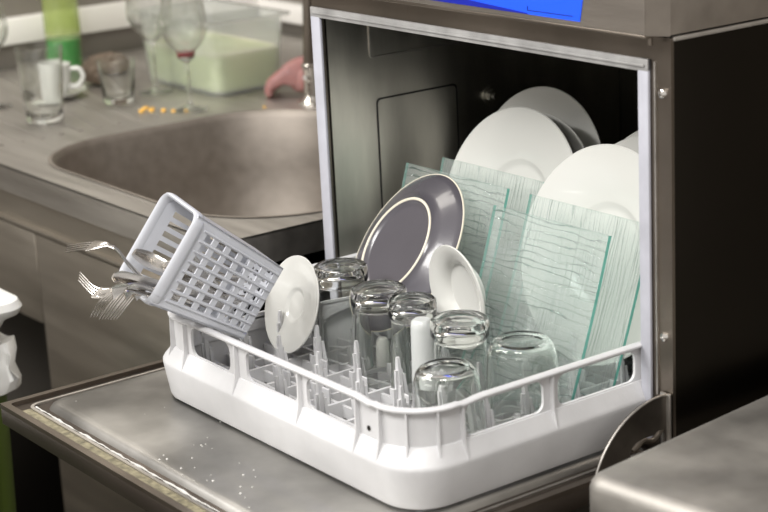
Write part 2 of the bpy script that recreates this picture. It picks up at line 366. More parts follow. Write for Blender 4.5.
inner = bmesh.new(); prev = None
for ins, z in ((0, -.0112), (.003, -.0065), (.006, -.0040), (.010, -.0032), (.016, -.0030)):
    ring = [inner.verts.new((x, y, z)) for x, y in rrect(-.296+ins, -.436+ins, .296-ins, -.012-ins*.2, .022-ins*.5, 8)]
    if prev:
        for k in range(len(ring)): inner.faces.new((prev[k], prev[(k+1) % len(ring)], ring[(k+1) % len(ring)], ring[k]))
    prev = ring
inner.faces.new(prev); dpart('inner_door_panel', inner, steel_door)
ls = bmesh.new()
for k in range(56):
    x = -.300+k*.0112; 
    box(ls, (x, -.4635+random.uniform(-.001, .0005), -.0112), (x+.0114, -.4500+random.uniform(-.002, .001), -.0104), .0003, 1)
dpart('limescale_deposit', ls, scale_m)
bd = bmesh.new(); pts = [(-.297+.0055*k, -.4445+random.uniform(-.0007, .0007), -.0095) for k in range(110)]
tube(bd, pts, [max(.0002, .0010+.0018*noise.noise(Vector((k*.23, 3, 1)))+random.uniform(-.0004, .0005)) for k in range(len(pts))], 8); dpart('sealant_bead', bd, wet_m)
dd = bmesh.new()
for (x, y) in [(random.uniform(-.05, .16), random.uniform(-.43, -.36)) for _ in range(26)]+[(random.uniform(-.28, .0), random.uniform(-.43, -.25)) for _ in range(8)]:
    lathe(dd, [(0, 0), (.0011, 0), (.0008, .0006), (0, .0009)], 8, Matrix.Translation((x, y, -.0029)) @ Matrix.Scale(random.uniform(.5, 1.5), 4))
sd = dpart('dried_drops', dd, wet_m); sd['kind'] = 'stuff'
# quarter-round hinge plate, right side
out = [(.002, .058), (-.012, .060)]+[(-.012-.103*math.sin(t), -.044+.104*math.cos(t)) for t in [math.radians(a) for a in range(6, 80, 5)]]+[(-.113, -.030), (.002, -.030)]
cut = [(-.006, .0205), (-.006, -.010), (-.056, -.010), (-.058, .008), (-.050, .016), (-.038, .018), (-.020, .018), (-.018, .0205)]
hp = plate_mesh('hinge', out, [cut], .0022, lambda u, v, w: (.3330-w-.006, u, v)); wmesh('hinge_plate', hp, steel_plate, dw)
for v in (hp2 := bmesh.new()).verts: pass
tube(hp2, [(.3275, y, z) for y, z in out[:-2]], .0013, 6); wmesh('hinge_plate_edge', hp2, steel, dw)
wmesh('hinge_flange', B((.318, -.0035, -.02), (.3325, -.0012, .060), .0004), steel, dw)
sp = bmesh.new(); tube(sp, smoothpath([(.323, -.050, .006), (.323, -.035, .013), (.323, -.02, .010), (.323, -.005, .020)], 6), .003, 8); wmesh('hinge_lever', sp, steel_mid, dw)

# ------------------------------------------------------------ right-hand counter
ct = empty('worktop_table', (.75, .2, FL)); tag(ct, 'scuffed steel worktop with rounded corner at the right of the dishwasher', 'table')
cb = bmesh.new()
prev = None
for ins, z in ((.010, -.030), (.002, -.029), (.0, -.026), (.0, .006), (.0015, .0115), (.005, .0165), (.010, .0192), (.016, .020)):
    ring = [cb.verts.new((x, y, z)) for x, y in rrect(.366+ins, -.166+ins, 1.20-ins, .80-ins, .020-ins*.5, 6)]
    if prev:
        for k in range(len(ring)): cb.faces.new((prev[k], prev[(k+1) % len(ring)], ring[(k+1) % len(ring)], ring[k]))
    else: first = ring
    prev = ring
cb.faces.new(prev); cb.faces.new(first[::-1])
rotc = Matrix.Translation((.424, -.216, .040)) @ Matrix.Rotation(math.radians(6.0), 4, 'Z') @ Matrix.Translation((-.366, .166, 0))
for v in cb.verts: v.co = rotc @ v.co
wmesh('table_top', cb, plain('scuffed_steel', (.44, .42, .39), .60, 1., var=.22, vscale=14, bump=.35, bscale=90, rvar=.08), ct)
for x in (.52, 1.10):
    for y in (-.10, .74): wmesh('leg', B((x, y, FL), (x+.035, y+.035, .010), .003), steel_mid, ct)
wmesh('lower_shelf', B((.51, -.08, FL+.22), (1.14, .77, FL+.235)), steel_mid, ct)

# ------------------------------------------------------------ dish rack
rack = empty('dish_rack', (.0425, -.06, -.003)); tag(rack, 'white plastic dishwasher rack half pulled out, loaded with dishes', 'dish rack')
X0, X1, Y0, Y1, RH = -.219, .285, -.314, .205, .106
def rp(name, bm, mat=white_pl, parent=rack, **k):
    for v in bm.verts: v.co -= rack.location
    return obj(name, bm, mat, parent, **k)
CR = .058; T = .0035
def side(u0, u1, wins, mapf, zb=.045, zt=.103):
    holes = [rrect(a, zb+.020, b, zt-.0035, .010, 5) for a, b in wins]
    return plate_mesh('s', [(u0, zb), (u1, zb), (u1, zt), (u0, zt)], holes, T, mapf)
xw = [(-.137, -.052), (-.018, .083), (.102, .190)]
yw = [(-.245, -.140), (-.120, -.008), (.012, .125)]
rp('side_wall', side(X0+CR, X1-CR, xw, lambda u, v, w: (u, Y0+w, v)))
rp('side_wall', side(X0+CR, X1-CR, xw, lambda u, v, w: (u, Y1-w, v)))
rp('side_wall', side(Y0+CR, Y1-CR, yw, lambda u, v, w: (X1-w, u, v)))
rp('side_wall', side(Y0+CR, Y1-CR, yw, lambda u, v, w: (X0+w, u, v)))
for cx, cy, a0 in ((X1-CR, Y1-CR, 0), (X0+CR, Y1-CR, 90), (X0+CR, Y0+CR, 180), (X1-CR, Y0+CR, 270)):
    bm = bmesh.new(); pr = None
    for k in range(13):
        t = math.radians(a0+90*k/12); c, s = math.cos(t), math.sin(t); dip = .0*math.sin(math.pi*k/12)**.5
        q = [bm.verts.new((cx+r*c, cy+r*s, z)) for r, z in ((CR, .045), (CR, .103-dip), (CR-T, .103-dip), (CR-T, .045))]
        if pr:
            for j in range(4): bm.faces.new((pr[j], pr[(j+1) % 4], q[(j+1) % 4], q[j]))
        else: bm.faces.new(q)
        pr = q
    bm.faces.new(pr[::-1]); rp('corner_wall', bm)
# lower skirt: outward bulge with sloping ledge
def offring(bm, o, z, n=10): return [bm.verts.new((x, y, z)) for x, y in rrect(X0-o, Y0-o, X1+o, Y1+o, (CR+o if z > .05 else .044+o), n)]
sk = bmesh.new(); prev = None; first = None
for o, z in ((-.0035, .060), (0, .064), (.0015, .0635), (.0095, .0480), (.0110, .0455), (.0112, .0435), (.0108, .040), (.0050, .004), (.003, .0), (-.001, .0), (.001, .008), (.005, .040), (-.0035, .058), (-.0035, .060)):
    ring = offring(sk, o, z)
    if prev:
        for k in range(len(ring)): sk.faces.new((prev[k], prev[(k+1) % len(ring)], ring[(k+1) % len(ring)], ring[k]))
    prev = ring
bmesh.ops.remove_doubles(sk, verts=sk.verts, dist=1e-6); rp('skirt', sk, smooth=math.radians(28))
# top rim bead following the wall with a dip at the corners
def rimpath(o=0.0, n=10):
    out = []
    pts = rrect(X0-o, Y0-o, X1+o, Y1+o, CR+o, n)
    for i, (x, y) in enumerate(pts):
        k = i % (n+1); d = .0010*math.sin(math.pi*k/n)**.4 if 0 < k < n else 0
        out.append((x, y, .104-d))
    return out
path = rimpath(.001)
full = []
for i in range(len(path)):
    a, b = Vector(path[i]), Vector(path[(i+1) % len(path)]); full.append(a)
    if (b-a).length > .1:
        for fr, dz in ((.015, 0), (.075, .0025), (.10, .0025), (.9, .0025), (.925, .0025), (.985, 0)):
            p = a.lerp(b, fr); p.z += dz-.0015; full.append(p)
rm = bmesh.new(); tube(rm, full+[full[0]], [(.0030, .0052)]*(len(full)+1), 10, cap=False, up=(0, 0, 1)); bmesh.ops.remove_doubles(rm, verts=rm.verts, dist=1e-5)
rp('top_rim', rm)
# outer ribs
def rib(px, py, nx, ny):
    tx, ty = -ny, nx; h = .0011; bm = bmesh.new(); prof = [(0, .046), (.0118, .046), (.0022, .062), (.0058, .070), (.0042, .101), (0, .101)]
    prof = [(0, .046), (.0112, .0455), (.0095, .052), (.0058, .066), (.0048, .102), (0, .102)]
    A = [bm.verts.new((px+nx*o+tx*h, py+ny*o+ty*h, z)) for o, z in prof]; Bv = [bm.verts.new((px+nx*o-tx*h, py+ny*o-ty*h, z)) for o, z in prof]
    bm.faces.new(A); bm.faces.new(Bv[::-1])
    for k in range(len(A)): bm.faces.new((A[k], A[(k+1) % len(A)], Bv[(k+1) % len(A)], Bv[k]))
    return bm
for yy, ny in ((Y0, -1), (Y1, 1)):
    for x in (-.147, -.035, .092, .197): rp('rib', rib(x, yy, 0, ny))
for xx, nx in ((X1, 1), (X0, -1)):
    for y in (-.250, -.130, .002, .132): rp('rib', rib(xx, y, nx, 0))
for cx, cy, a0 in ((X1-CR, Y1-CR, 0), (X0+CR, Y1-CR, 90), (X0+CR, Y0+CR, 180), (X1-CR, Y0+CR, 270)):
    for a in (8, 38, 68):
        t = math.radians(a0+a); rp('rib', rib(cx+CR*math.cos(t), cy+CR*math.sin(t), math.cos(t), math.sin(t)))
rp('drain_hole', L([(0, 0), (.0028, 0), (.0028, .0006), (0, .0006)], 14, Matrix.Translation((.214, Y0-.0004, .074)) @ Matrix.Rotation(math.pi/2, 4, 'X')), steel_dark)
# base lattice
gr = bmesh.new()
gx = [-.178+.0408*k for k in range(12)]; gy = [-.300+.0275*k for k in range(19)]
def inset(c, lo, hi):   # how far a bar must stop short to stay inside the rounded corners
    k = max(0, CR-min(c-lo, hi-c)); return CR-math.sqrt(max(0, CR*CR-k*k))
for i, x in enumerate(gx): ii = inset(x, X0, X1); box(gr, (x-.0022, Y0+ii, .006), (x+.0022, Y1-ii, .026 if i % 2 else .020))
for i, y in enumerate(gy): ii = inset(y, Y0, Y1); box(gr, (X0+ii, y-.0022, .008), (X1-ii, y+.0022, .022))
for i, y in enumerate(gy[:-1]):
    for j, x in enumerate(gx[:-1]):
        if (i+j) % 3 == 0: box(gr, (x, y, .010), (x+.040, y+.014, .012))
rp('base_grid', gr)
# pegs: twin tapered fins
def peg_bm():
    bm = bmesh.new()
    for dy, h, wd in ((0, .077, .0085), (.007, .055, .007)):
        zs = ((.008, 1.), (.024, .95), (.036, .62), (h-.004, .26), (h, .2))
        pr = None
        for z, s in zs:
            q = [bm.verts.new((sx*wd*s, dy+sy*.0029*(.5+.5*s), z)) for sx, sy in ((1, 1), (-1, 1), (-1, -1), (1, -1))]
            if pr:
                for j in range(4): bm.faces.new((pr[j], pr[(j+1) % 4], q[(j+1) % 4], q[j]))
            pr = q
        bm.faces.new(pr)
    zs = [.008, .024, .045, .060]
    for z0, z1, wd in ((.008, .040, .009), (.040, .062, .005)): box(bm, (-.0016, -wd, z0), (.0016, wd, z1))
    box(bm, (-.018, -.0012, .016), (.018, .0012, .036), .001, 1)
    return bm
first = None
for y in (-.276, -.221, -.167, -.112, -.044, .030, .078, .137):
    for x in (-.172, -.093, -.012, .068, .145, .222):
        if y > -.1 and x in (.068,) and False: continue
        if y == -.276 and x < -.05: pass
        if first is None:
            pb = peg_bm(); me = bpy.data.meshes.new('peg'); bmesh.ops.recalc_face_normals(pb, faces=pb.faces); pb.to_mesh(me); pb.free(); o = first = link('peg', me, white_pl, rack)
        else: o = first.copy(); COL.objects.link(o); o.parent = rack
        o.location = Vector((x, y, 0))-rack.location
rack.location.z = -.0028+.0028-.003+.0002

# ------------------------------------------------------------ round crockery
def lathe_thing(name, prof, mat, M, parts=(), seg=96):
    o = obj(name, L(prof, seg), mat); o.matrix_world = M
    for pn, pf, pm in parts:
        obj(pn, L(pf, seg), pm, o)
    return o
def plate_prof(R, wr, d):
    return [(0, -d), (wr*.9, -d), (wr, -d+.001), (wr*1.08, -d+.004), (wr*1.13, -d+.0048), (R*.8, -.0035), (R*.965, -.0006), (R*.99, 0), (R, -.001), (R*.995, -.0032), (R*.94, -.005),
            (R*.75, -.0085), (wr*1.15, -d-.0005), (wr*1.10, -d-.0065), (wr*1.04, -d-.0065), (wr, -d-.0035), (0, -d-.0035)]
PL = [((-.121, .209, .176), .127, .002, .227, 'white dinner plate at the very back left of the rack, standing tallest'),
      ((-.083, .158, .158), .1245, .009, .277, 'white dinner plate mostly hidden right behind the front left white plate'),
      ((-.085, .131, .167), .127, .009, .277, 'large white dinner plate behind the left glass plates, its well in view'),
      ((.162, .146, .1835), .1205, 0, .27, 'rearmost white plate at the right, a sliver under the gasket'),
      ((.163, .114, .1755), .1205, 0, .27, 'white plate second behind the big right plate, only its top arc showing'),
      ((.154, .060, .1665), .1275, .008, .275, 'large white dinner plate at the right behind the tall glass plate')]
for C, R, yw_, ti, lb in PL:
    o = lathe_thing('dinner_plate', plate_prof(R, R*.44, .017), porcelain, plane_frame(C, yw_, ti)); tag(o, lb, 'plate', 'white dinner plates at the back of the rack')
# dark plate seen from below
Rd = .1055
dk = lathe_thing('dark_plate', [(0, .0125), (.052, .0125), (.058, .0135), (.061, .0165), (.0655, .0165), (.069, .0125), (.078, .0095), (.096, .0035), (.1040, .0006), (.1050, -.0008), (.1035, -.0022), (.094, .0), (.070, .0065), (.055, .0080), (0, .0080)], dark_gl, plane_frame((-.103, -.022, .137), -.164, .617),
                 [('foot_ring', [(.0615, .0163), (.0622, .0176), (.0635, .0181), (.0648, .0176), (.0654, .0163), (.0648, .0158), (.0622, .0158), (.0615, .0163)], cream),
                  ('rim_edge', [(.1043, .0004), (.1053, .0003), (.1058, -.0006), (.1053, -.0018), (.1043, -.0022), (.1046, -.0008), (.1043, .0004)], cream)])
tag(dk, 'dark aubergine plate seen from beneath with a pale foot ring', 'plate')
s1 = lathe_thing('saucer', [(0, -.009), (.015, -.009), (.018, -.0085), (.0205, -.0065), (.0235, -.0058), (.030, -.0058), (.045, -.0040), (.0585, .0), (.0600, 0), (.0605, -.0014), (.0590, -.0035), (.046, -.0080), (.033, -.0100), (.032, -.013), (.029, -.013), (.028, -.0105), (0, -.0105)], porcelain, plane_frame((-.151, -.164, .0895), -.08, .334))
tag(s1, 'small white saucer facing forward beside the cutlery basket', 'saucer')
s2 = lathe_thing('small_dish', [(0, -.015), (.029, -.015), (.0325, -.014), (.036, -.0085), (.045, -.0035), (.0565, 0), (.058, 0), (.0585, -.0016), (.057, -.0035), (.045, -.0075), (.038, -.013), (.033, -.0185), (.030, -.0215), (.027, -.0215), (.026, -.0185), (0, -.0185)], porcelain, plane_frame((.064, -.077, .130), -.123, -.09))
tag(s2, 'small white dish with sunken centre standing in front of the tall glass plate', 'dish')

# ------------------------------------------------------------ square textured glass plates
def square_plate(name, TR, wdt, hgt, lean, mat, lb, sag=.004, roll=0.):
    bm = bmesh.new(); n = 14; th = .0042
    def pt(i, j, w):
        u = -wdt/2+wdt*i/n; v = -hgt/2+hgt*j/n
        fx, fy = abs(2*u/wdt), abs(2*v/hgt)
        lift = sag*((fx**2)*.5+(fy**2)*.5)
        return Vector((u, v, lift+w))
    G = [[[bm.verts.new(pt(i, j, w)) for j in range(n+1)] for i in range(n+1)] for w in (0, th)]
    for i in range(n):
        for j in range(n):
            a, b = G[0], G[1]
            bm.faces.new((a[i][j], a[i][j+1], a[i+1][j+1], a[i+1][j])); bm.faces.new((b[i][j], b[i+1][j], b[i+1][j+1], b[i][j+1]))
    def edge(seq):
        for (i, j), (k, l) in zip(seq, seq[1:]):
            f = bm.faces.new((G[0][i][j], G[0][k][l], G[1][k][l], G[1][i][j])); f.material_index = 1
    edge([(i, 0) for i in range(n+1)]); edge([(n, j) for j in range(n+1)]); edge([(i, n) for i in range(n, -1, -1)]); edge([(0, j) for j in range(n, -1, -1)])
    o = obj(name, bm, [mat, edge_m], smooth=math.radians(30))
    N = Vector((0, -math.cos(lean), math.sin(lean))); X = Vector((1, 0, 0)); Y = N.cross(X)
    c = Vector(TR)-X*wdt/2-Y*hgt/2-N*sag
    o.matrix_world = Matrix(((X.x, Y.x, N.x, c.x), (X.y, Y.y, N.y, c.y), (X.z, Y.z, N.z, c.z), (0, 0, 0, 1))) @ Matrix.Rotation(roll, 4, 'Z')
    tag(o, lb, 'plate', 'square rippled glass plates'); return o
square_plate('glass_plate', (.250, -.007, .221), .192, .200, .335, rip_h, 'square glass plate with cross ripples, foremost, right of the small white dish')
square_plate('glass_plate', (.257, .049, .223), .200, .202, .345, rip_v, 'square glass plate with upright ripples directly in front of right white plate')
square_plate('glass_plate', (.020, .046, .224), .198, .200, .33, rip_h, 'square glass plate with cross ripples right behind the dark plate')
square_plate('glass_plate', (.004, .117, .216), .198, .196, .33, rip_v, 'rear left square glass plate with upright ripples leaning by left white plate')

# ------------------------------------------------------------ tumblers, upside down
def tumbler_a(h=.105):   # thick heel, straight wall; upright profile then flipped
    return [(0, .001), (.026, .001), (.0295, .000), (.032, .002), (.0330, .006), (.0330, .017), (.0320, .0205), (.0295, .0225), (.0290, .026), (.0300, .045), (.0335, h-.003), (.0340, h), (.0330, h+.0005),
            (.0320, h-.001), (.0285, .045), (.0272, .026), (.0255, .0155), (.020, .011), (.012, .0095), (0, .009)]
def tumbler_b(h=.092):   # rounded shoulder
    return [(0, .002), (.020, .002), (.024, .0008), (.027, .001), (.0315, .006), (.0355, .018), (.0372, .035), (.0375, h-.003), (.0378, h), (.0368, h+.0004), (.0358, h-.001), (.0352, .035), (.0335, .018), (.0295, .0085), (.024, .0055), (.012, .005), (0, .005)]
def down(x, y, top, rx=0, ry=0): return Matrix.Translation((x, y, top)) @ Matrix.Rotation(math.pi+rx, 4, 'X') @ Matrix.Rotation(ry, 4, 'Y')
GL = [('a', -.105, -.119, .140, 0, .0, 'upside-down clear tumbler nearest the cutlery basket, right behind the small saucer'),
      ('a', -.008, -.134, .136, 0, 0, 'upside-down clear tumbler in front of the dark plate, thick round heel'),
      ('c', .052, -.131, .135, 0, 0, 'narrow upside-down clear tumbler between the dark plate tumbler and white cup'),
      ('a', .130, -.126, .134, 0, 0, 'upside-down clear tumbler under the small white dish, thick greenish heel on top'),
      ('b', .213, -.213, .116, .04, .03, 'low rounded upside-down tumbler nearest the front corner of the rack'),
      ('b', .205, -.100, .117, 0, 0, 'rounded upside-down tumbler in front of the foremost glass plate')]
GL[3] = ('a', .136, -.130, .131, 0, 0, GL[3][6])
for k, x, y, t, rx, ry, lb in GL:
    if k == 'a': pf = tumbler_a(t-.024)
    elif k == 'b': pf = [(r*(1.07 if y > -.15 else 1), z) for r, z in tumbler_b(t-.024)]
    else: pf = [(r*.86, z) for r, z in tumbler_a(t-.024)]
    o = obj('tumbler', L(pf, 72), glass_m, smooth=math.radians(60)); o.matrix_world = down(x, y, t, rx, ry); tag(o, lb, 'glass', 'clear tumblers upside down in the rack')
cupf = [(0, 0), (.009, 0), (.0120, .003), (.0130, .010), (.0140, .075), (.0130, .0755), (.0120, .010), (.0, .004)]
cpo = obj('plastic_cup', L(cupf, 48), frost_m); cpo.matrix_world = down(.0925, -.149, .124); tag(cpo, 'upside-down frosted white cup behind the front tumblers', 'cup')
cq = obj('egg_cup', L([(0, 0), (.006, 0), (.0085, .004), (.0095, .028), (.0085, .0285), (.0075, .006), (0, .003)], 40), porcelain); cq.matrix_world = down(-.060, -.095, .055) 
tag(cq, 'tiny white cup upside down, glimpsed through the middle tumblers', 'cup')

# ------------------------------------------------------------ cutlery basket
bk = empty('cutlery_basket', (-.141, -.344, .203)); tag(bk, 'pale grey slotted cutlery basket lying tilted over the rack rim', 'basket')
Av = Vector((.984, -.161, -.073)).normalized(); Bv_ = Vector((-.152, -.558, -.816)); Bv_ = (Bv_-Av*Av.dot(Bv_)).normalized(); Cv = Vector((.09, .814, -.574)); Cv = (Cv-Av*Av.dot(Cv)-Bv_*Bv_.dot(Cv)).normalized()
P2 = Vector((-.083, -.321, .245)); SA, SB, SC, TP = .100, .114, .134, .165
OC = P2-Av*SA/2+Bv_*SB/2
def bpt(a, b, c):   # a, b in -1..1, c in 0..1
    s = 1-TP*c; return OC+Av*a*SA/2*s+Bv_*b*SB/2*s+Cv*c*SC
def bp(name, bm, parent=bk, mat=basket_pl, **k):
    for v in bm.verts: v.co -= bk.location
    return obj(name, bm, mat, parent, **k)
def slots(nu, nv, u0, u1, v0, v1, gu, gv):
    H = []; du = (u1-u0)/nu; dv = (v1-v0)/nv
    for i in range(nu):
        for j in range(nv): H.append(rrect(u0+du*(i+gu/2), v0+dv*(j+gv/2), u0+du*(i+1-gu/2), v0+dv*(j+1-gv/2), .004, 2))
    return H
th = .0022; full01 = [(-1, 0), (1, 0), (1, 1), (-1, 1)]
# near (+a) and far (-a) broad walls, narrow top (-b) and bottom (+b) walls
bp('side_wall', plate_mesh('w', full01, slots(7, 6, -.80, .80, .13, .97, .35, .40), th, lambda u, v, w: bpt(1, u, v)-Av*w))
bp('side_wall', plate_mesh('w', full01, slots(7, 2, -.80, .80, .13, .95, .45, .12), th, lambda u, v, w: bpt(-1, u, v)+Av*w))
bp('end_wall', plate_mesh('w', full01, slots(1, 1, -.7, .7, .35, .9, .2, .2) if False else [], th, lambda u, v, w: bpt(u, -1, v)+Bv_*w))
bp('end_wall', plate_mesh('w', full01, slots(4, 2, -.8, .8, .2, .95, .4, .3), th, lambda u, v, w: bpt(u, 1, v)-Bv_*w))
bp('base', plate_mesh('w', [(-1, -1), (1, -1), (1, 1), (-1, 1)], slots(6, 7, -.9, .9, -.9, .9, .4, .4), th, lambda u, v, w: bpt(u, v, 1)-Cv*w))
rr = bmesh.new()
for k in range(8):
    b = -.80+1.6*k/7; tube(rr, [bpt(1, b, .12)+Av*.0006, bpt(1, b, .985)+Av*.0006], .0016, 6)
bp('long_rib', rr)
rb2 = bmesh.new(); pts = []
for x, y in rrect(-SA/2, -SB/2, SA/2, SB/2, .013, 6): pts.append(OC+Av*x+Bv_*y+Cv*.004)
tube(rb2, pts+[pts[0]], [(.0078, .0030)]*(len(pts)+1), 10, cap=False, up=Cv); bmesh.ops.remove_doubles(rb2, verts=rb2.verts, dist=1e-5)
bp('rim', rb2)
# cutlery
def cutlery(name, pts, kind, lat, lb, grp, gap=.0046):
    P = smoothpath(pts, 10); n = len(P); lat = Vector(lat).normalized(); org = P[0].copy()
    cum = [0.]
    for a, b in zip(P, P[1:]): cum.append(cum[-1]+(b-a).length)
    bm = bmesh.new(); tot = cum[-1]
    def at(s):
        for i in range(n-1):
            if cum[i+1] >= s: return P[i].lerp(P[i+1], (s-cum[i])/(cum[i+1]-cum[i]+1e-9))
        return P[-1]
    def ribbon(s0, s1, wf, tf, m=18):
        q = [at(s0+(s1-s0)*k/m) for k in range(m+1)]
        tube(bm, q, [(max(wf(k/m), .0003), max(tf(k/m), .0003)) for k in range(m+1)], 10, up=lat)
    if kind == 'fork':
        for d in (-1.5, -.5, .5, 1.5):
            q = [at(.044*k/8)+lat*d*gap*(1 if k < 5 else 1) for k in range(9)]
            tube(bm, q, [.0005]+[.0008]*8, 6)
        ribbon(.040, .066, lambda t: gap*1.6*(1-t)**.7+.0024, lambda t: .0011)
        ribbon(.062, tot, lambda t: .0030+.0035*t, lambda t: .0013)
    elif kind == 'spoon':
        ribbon(0, tot, lambda t: .0105 if False else (.0050+.006*math.sin(min(t*5, 1)*math.pi*.5)*(1-min(1, t*1.6))+.0), lambda t: .0017)
    else:
        ribbon(0, tot, lambda t: .0080 if t > .03 else .004, lambda t: .0011)
    for v in bm.verts: v.co -= org
    o = obj(name, bm, cutlery_m); o.location = org; tag(o, lb, kind, grp); return o
fk = 'cutlery in the tilted basket'
cutlery('fork', [(-.160, -.45, .2182), (-.1253, -.44, .2265), (-.0975, -.425, .2289), (-.1076, -.40, .1985), (-.1205, -.37, .1692), (-.1574, -.30, .1286)], 'fork', (-.76, .58, .24), 'steel fork reaching furthest out, its tines level over the basket edge', fk)
cutlery('fork', [(-.1549, -.44, .1857), (-.1169, -.44, .1752), (-.1077, -.425, .175), (-.1044, -.40, .1696), (-.1529, -.31, .1233)], 'fork', (-.66, .51, .38), 'steel fork below the level one, tines pointing up left', fk)
cutlery('fork', [(-.1152, -.445, .1477), (-.097, -.44, .1704), (-.0981, -.42, .1772), (-.1103, -.385, .1715), (-.1411, -.31, .125)], 'fork', (-.264, .93, -.252), 'steel fork hanging down, leftmost of the nested drooping three', fk)
cutlery('fork', [(-.1111, -.437, .1441), (-.1002, -.425, .1652), (-.1042, -.405, .1728), (-.1196, -.37, .1615), (-.1443, -.30, .118)], 'fork', (-.264, .93, -.252), 'steel fork hanging down, middle of the nested drooping three', fk)
cutlery('fork', [(-.1166, -.424, .1393), (-.1042, -.410, .1611), (-.1105, -.392, .167), (-.1286, -.36, .157), (-.1647, -.29, .112)], 'fork', (-.264, .93, -.252), 'steel fork hanging down, nearest the basket of the drooping three', fk)
cutlery('spoon', [(-.1708, -.36, .1935), (-.1713, -.34, .1795), (-.1535, -.32, .1659), (-.170, -.26, .1246)], 'spoon', (.3, .2, .9), 'steel spoon with ornate handle end inside the basket mouth', fk)
cutlery('table_knife', [(-.1021, -.425, .1938), (-.1081, -.405, .1851), (-.1144, -.375, .1701), (-.143, -.295, .1302)], 'knife', (.3, .3, .8), 'steel knife blade poking out between the forks', fk)
for i, (a, b, kd) in enumerate((((.45, -.2, .1), (.3, .3, .9), 'spoon'), ((.1, .5, .15), (-.3, .6, .93), 'knife'), ((.5, .55, .2), (.5, .1, .93), 'spoon'), ((-.3, .3, .2), (.1, -.3, .9), 'spoon'))):
    A_, B_ = bpt(*a), bpt(*b)
    cutlery('teaspoon' if kd == 'spoon' else 'table_knife', [A_, A_.lerp(B_, .33)+Bv_*.003, A_.lerp(B_, .66)+Bv_*.004, B_], kd, (.2, .4, .8),
            ['steel teaspoon lying deep inside the basket, highest of those within', 'steel knife lying deep in the basket along its far lower side', 'steel teaspoon against the near slotted wall of the basket', 'steel teaspoon along the far slotted wall inside the basket'][i], fk)

# ------------------------------------------------------------ things on the draining board
def stand(name, prof, mat, x, y, lb, cat, grp=None, seg=56, z=CZ+.0005):
    o = obj(name, L(prof, seg), mat, smooth=math.radians(60)); o.location = (x, y, z); tag(o, lb, cat, grp); return o
g2 = 'glasses on the draining board'
stand('tumbler', [(0, 0), (.030, 0), (.033, .003), (.0335, .018), (.0325, .022), (.0345, .026), (.0355, .044), (.0372, .048), (.0395, .085), (.0430, .137), (.0420, .1375), (.0380, .085), (.0340, .046), (.031, .022), (.028, .014), (0, .012)], glass_m, -1.358, .113, 'tall stepped clear tumbler on the draining board beside white cup', 'glass', g2)
stand('tumbler', [(0, 0), (.026, 0), (.0285, .003), (.0295, .016), (.0355, .084), (.0345, .0845), (.0275, .018), (.024, .012), (0, .010)], glass_m, -1.400, .288, 'short clear tumbler in front of the brown scourer', 'glass', g2)
def wineglass(bowl_r, zb, zt, foot=.034):
    o = [(0, .002), (foot*.5, .0015), (foot, 0), (foot, .0015), (foot*.6, .004), (.010, .007), (.0045, .014), (.0038, .03), (.0038, zb-.008), (.006, zb-.002), (.016, zb+.004)]
    m = 10
    for k in range(1, m+1):
        t = k/m; r = bowl_r*math.sin(min(t*1.9, 1.0)*math.pi/2)**.75 if t < .53 else bowl_r*(1-.16*((t-.53)/.47)**1.5); o.append((max(r, .016), zb+.004+(zt-zb)*t))
    i = [(r-.0012, z+.0002) for r, z in o[:10:-1]]
    return o+i+[(.012, zb+.0055), (0, zb+.003)]
stand('wine_glass', wineglass(.0425, .092, .205), glass_thin, -1.238, .346, 'wine glass with red dregs standing before the clear tub', 'wine glass', g2)
dr = obj('wine_dregs', L([(0, .098), (.0115, .0985), (.0165, .104), (.0175, .1065), (0, .1065)], 32), wine_m); dr.location = (-1.238, .346, CZ+.0005); tag(dr, 'red wine dregs in the bottom of the wine glass bowl', 'wine')
stand('wine_glass', wineglass(.044, .098, .200), glass_thin, -1.440, .390, 'empty wine glass between the short tumbler and the clear tub', 'wine glass', g2)
stand('wine_glass', wineglass(.040, .090, .195), glass_thin, -1.560, .108, 'wine glass cut off by the left picture edge', 'wine glass', g2)
# cup and saucer
cs = stand('saucer', [(0, .004), (.02, .004), (.045, .010), (.0575, .016), (.058, .015), (.045, .006), (.025, 0), (0, 0)], porcelain, -1.548, .233, 'white saucer beneath the espresso cup on the draining board', 'saucer')
cp = stand('espresso_cup', [(0, 0), (.018, 0), (.022, .004), (.029, .025), (.032, .060), (.030, .060), (.027, .025), (.018, .006), (0, .005)], porcelain, -1.548, .233, 'white espresso cup with round handle behind the tall tumbler', 'cup', z=CZ+.006)
hb = bmesh.new(); tube(hb, smoothpath([(.019, .022, .050), (.031, .036, .050), (.036, .042, .034), (.028, .032, .018), (.018, .020, .018)], 6), .0042, 10); obj('handle', hb, porcelain, cp)
# bottle with green washing-up liquid
bt = stand('soap_bottle', [(0, 0), (.034, 0), (.037, .004), (.037, .20), (.030, .225), (.015, .24), (.015, .26), (0, .26)], bottle_m, -1.835, .40, 'clear green-tinted washing-up liquid bottle with green base at back', 'bottle')
lq = obj('liquid', L([(0, .003), (.033, .003), (.0345, .008), (.0345, .062), (0, .062)], 40), plain('green_soap', (.0, .24, .05), .2), bt)
obj('label', L([(.0376, .075), (.0376, .19)], 40), yellow_lab, bt); obj('cap', L([(0, .26), (.017, .26), (.017, .285), (.006, .295), (.006, .31), (0, .31)], 24), wall_w, bt)
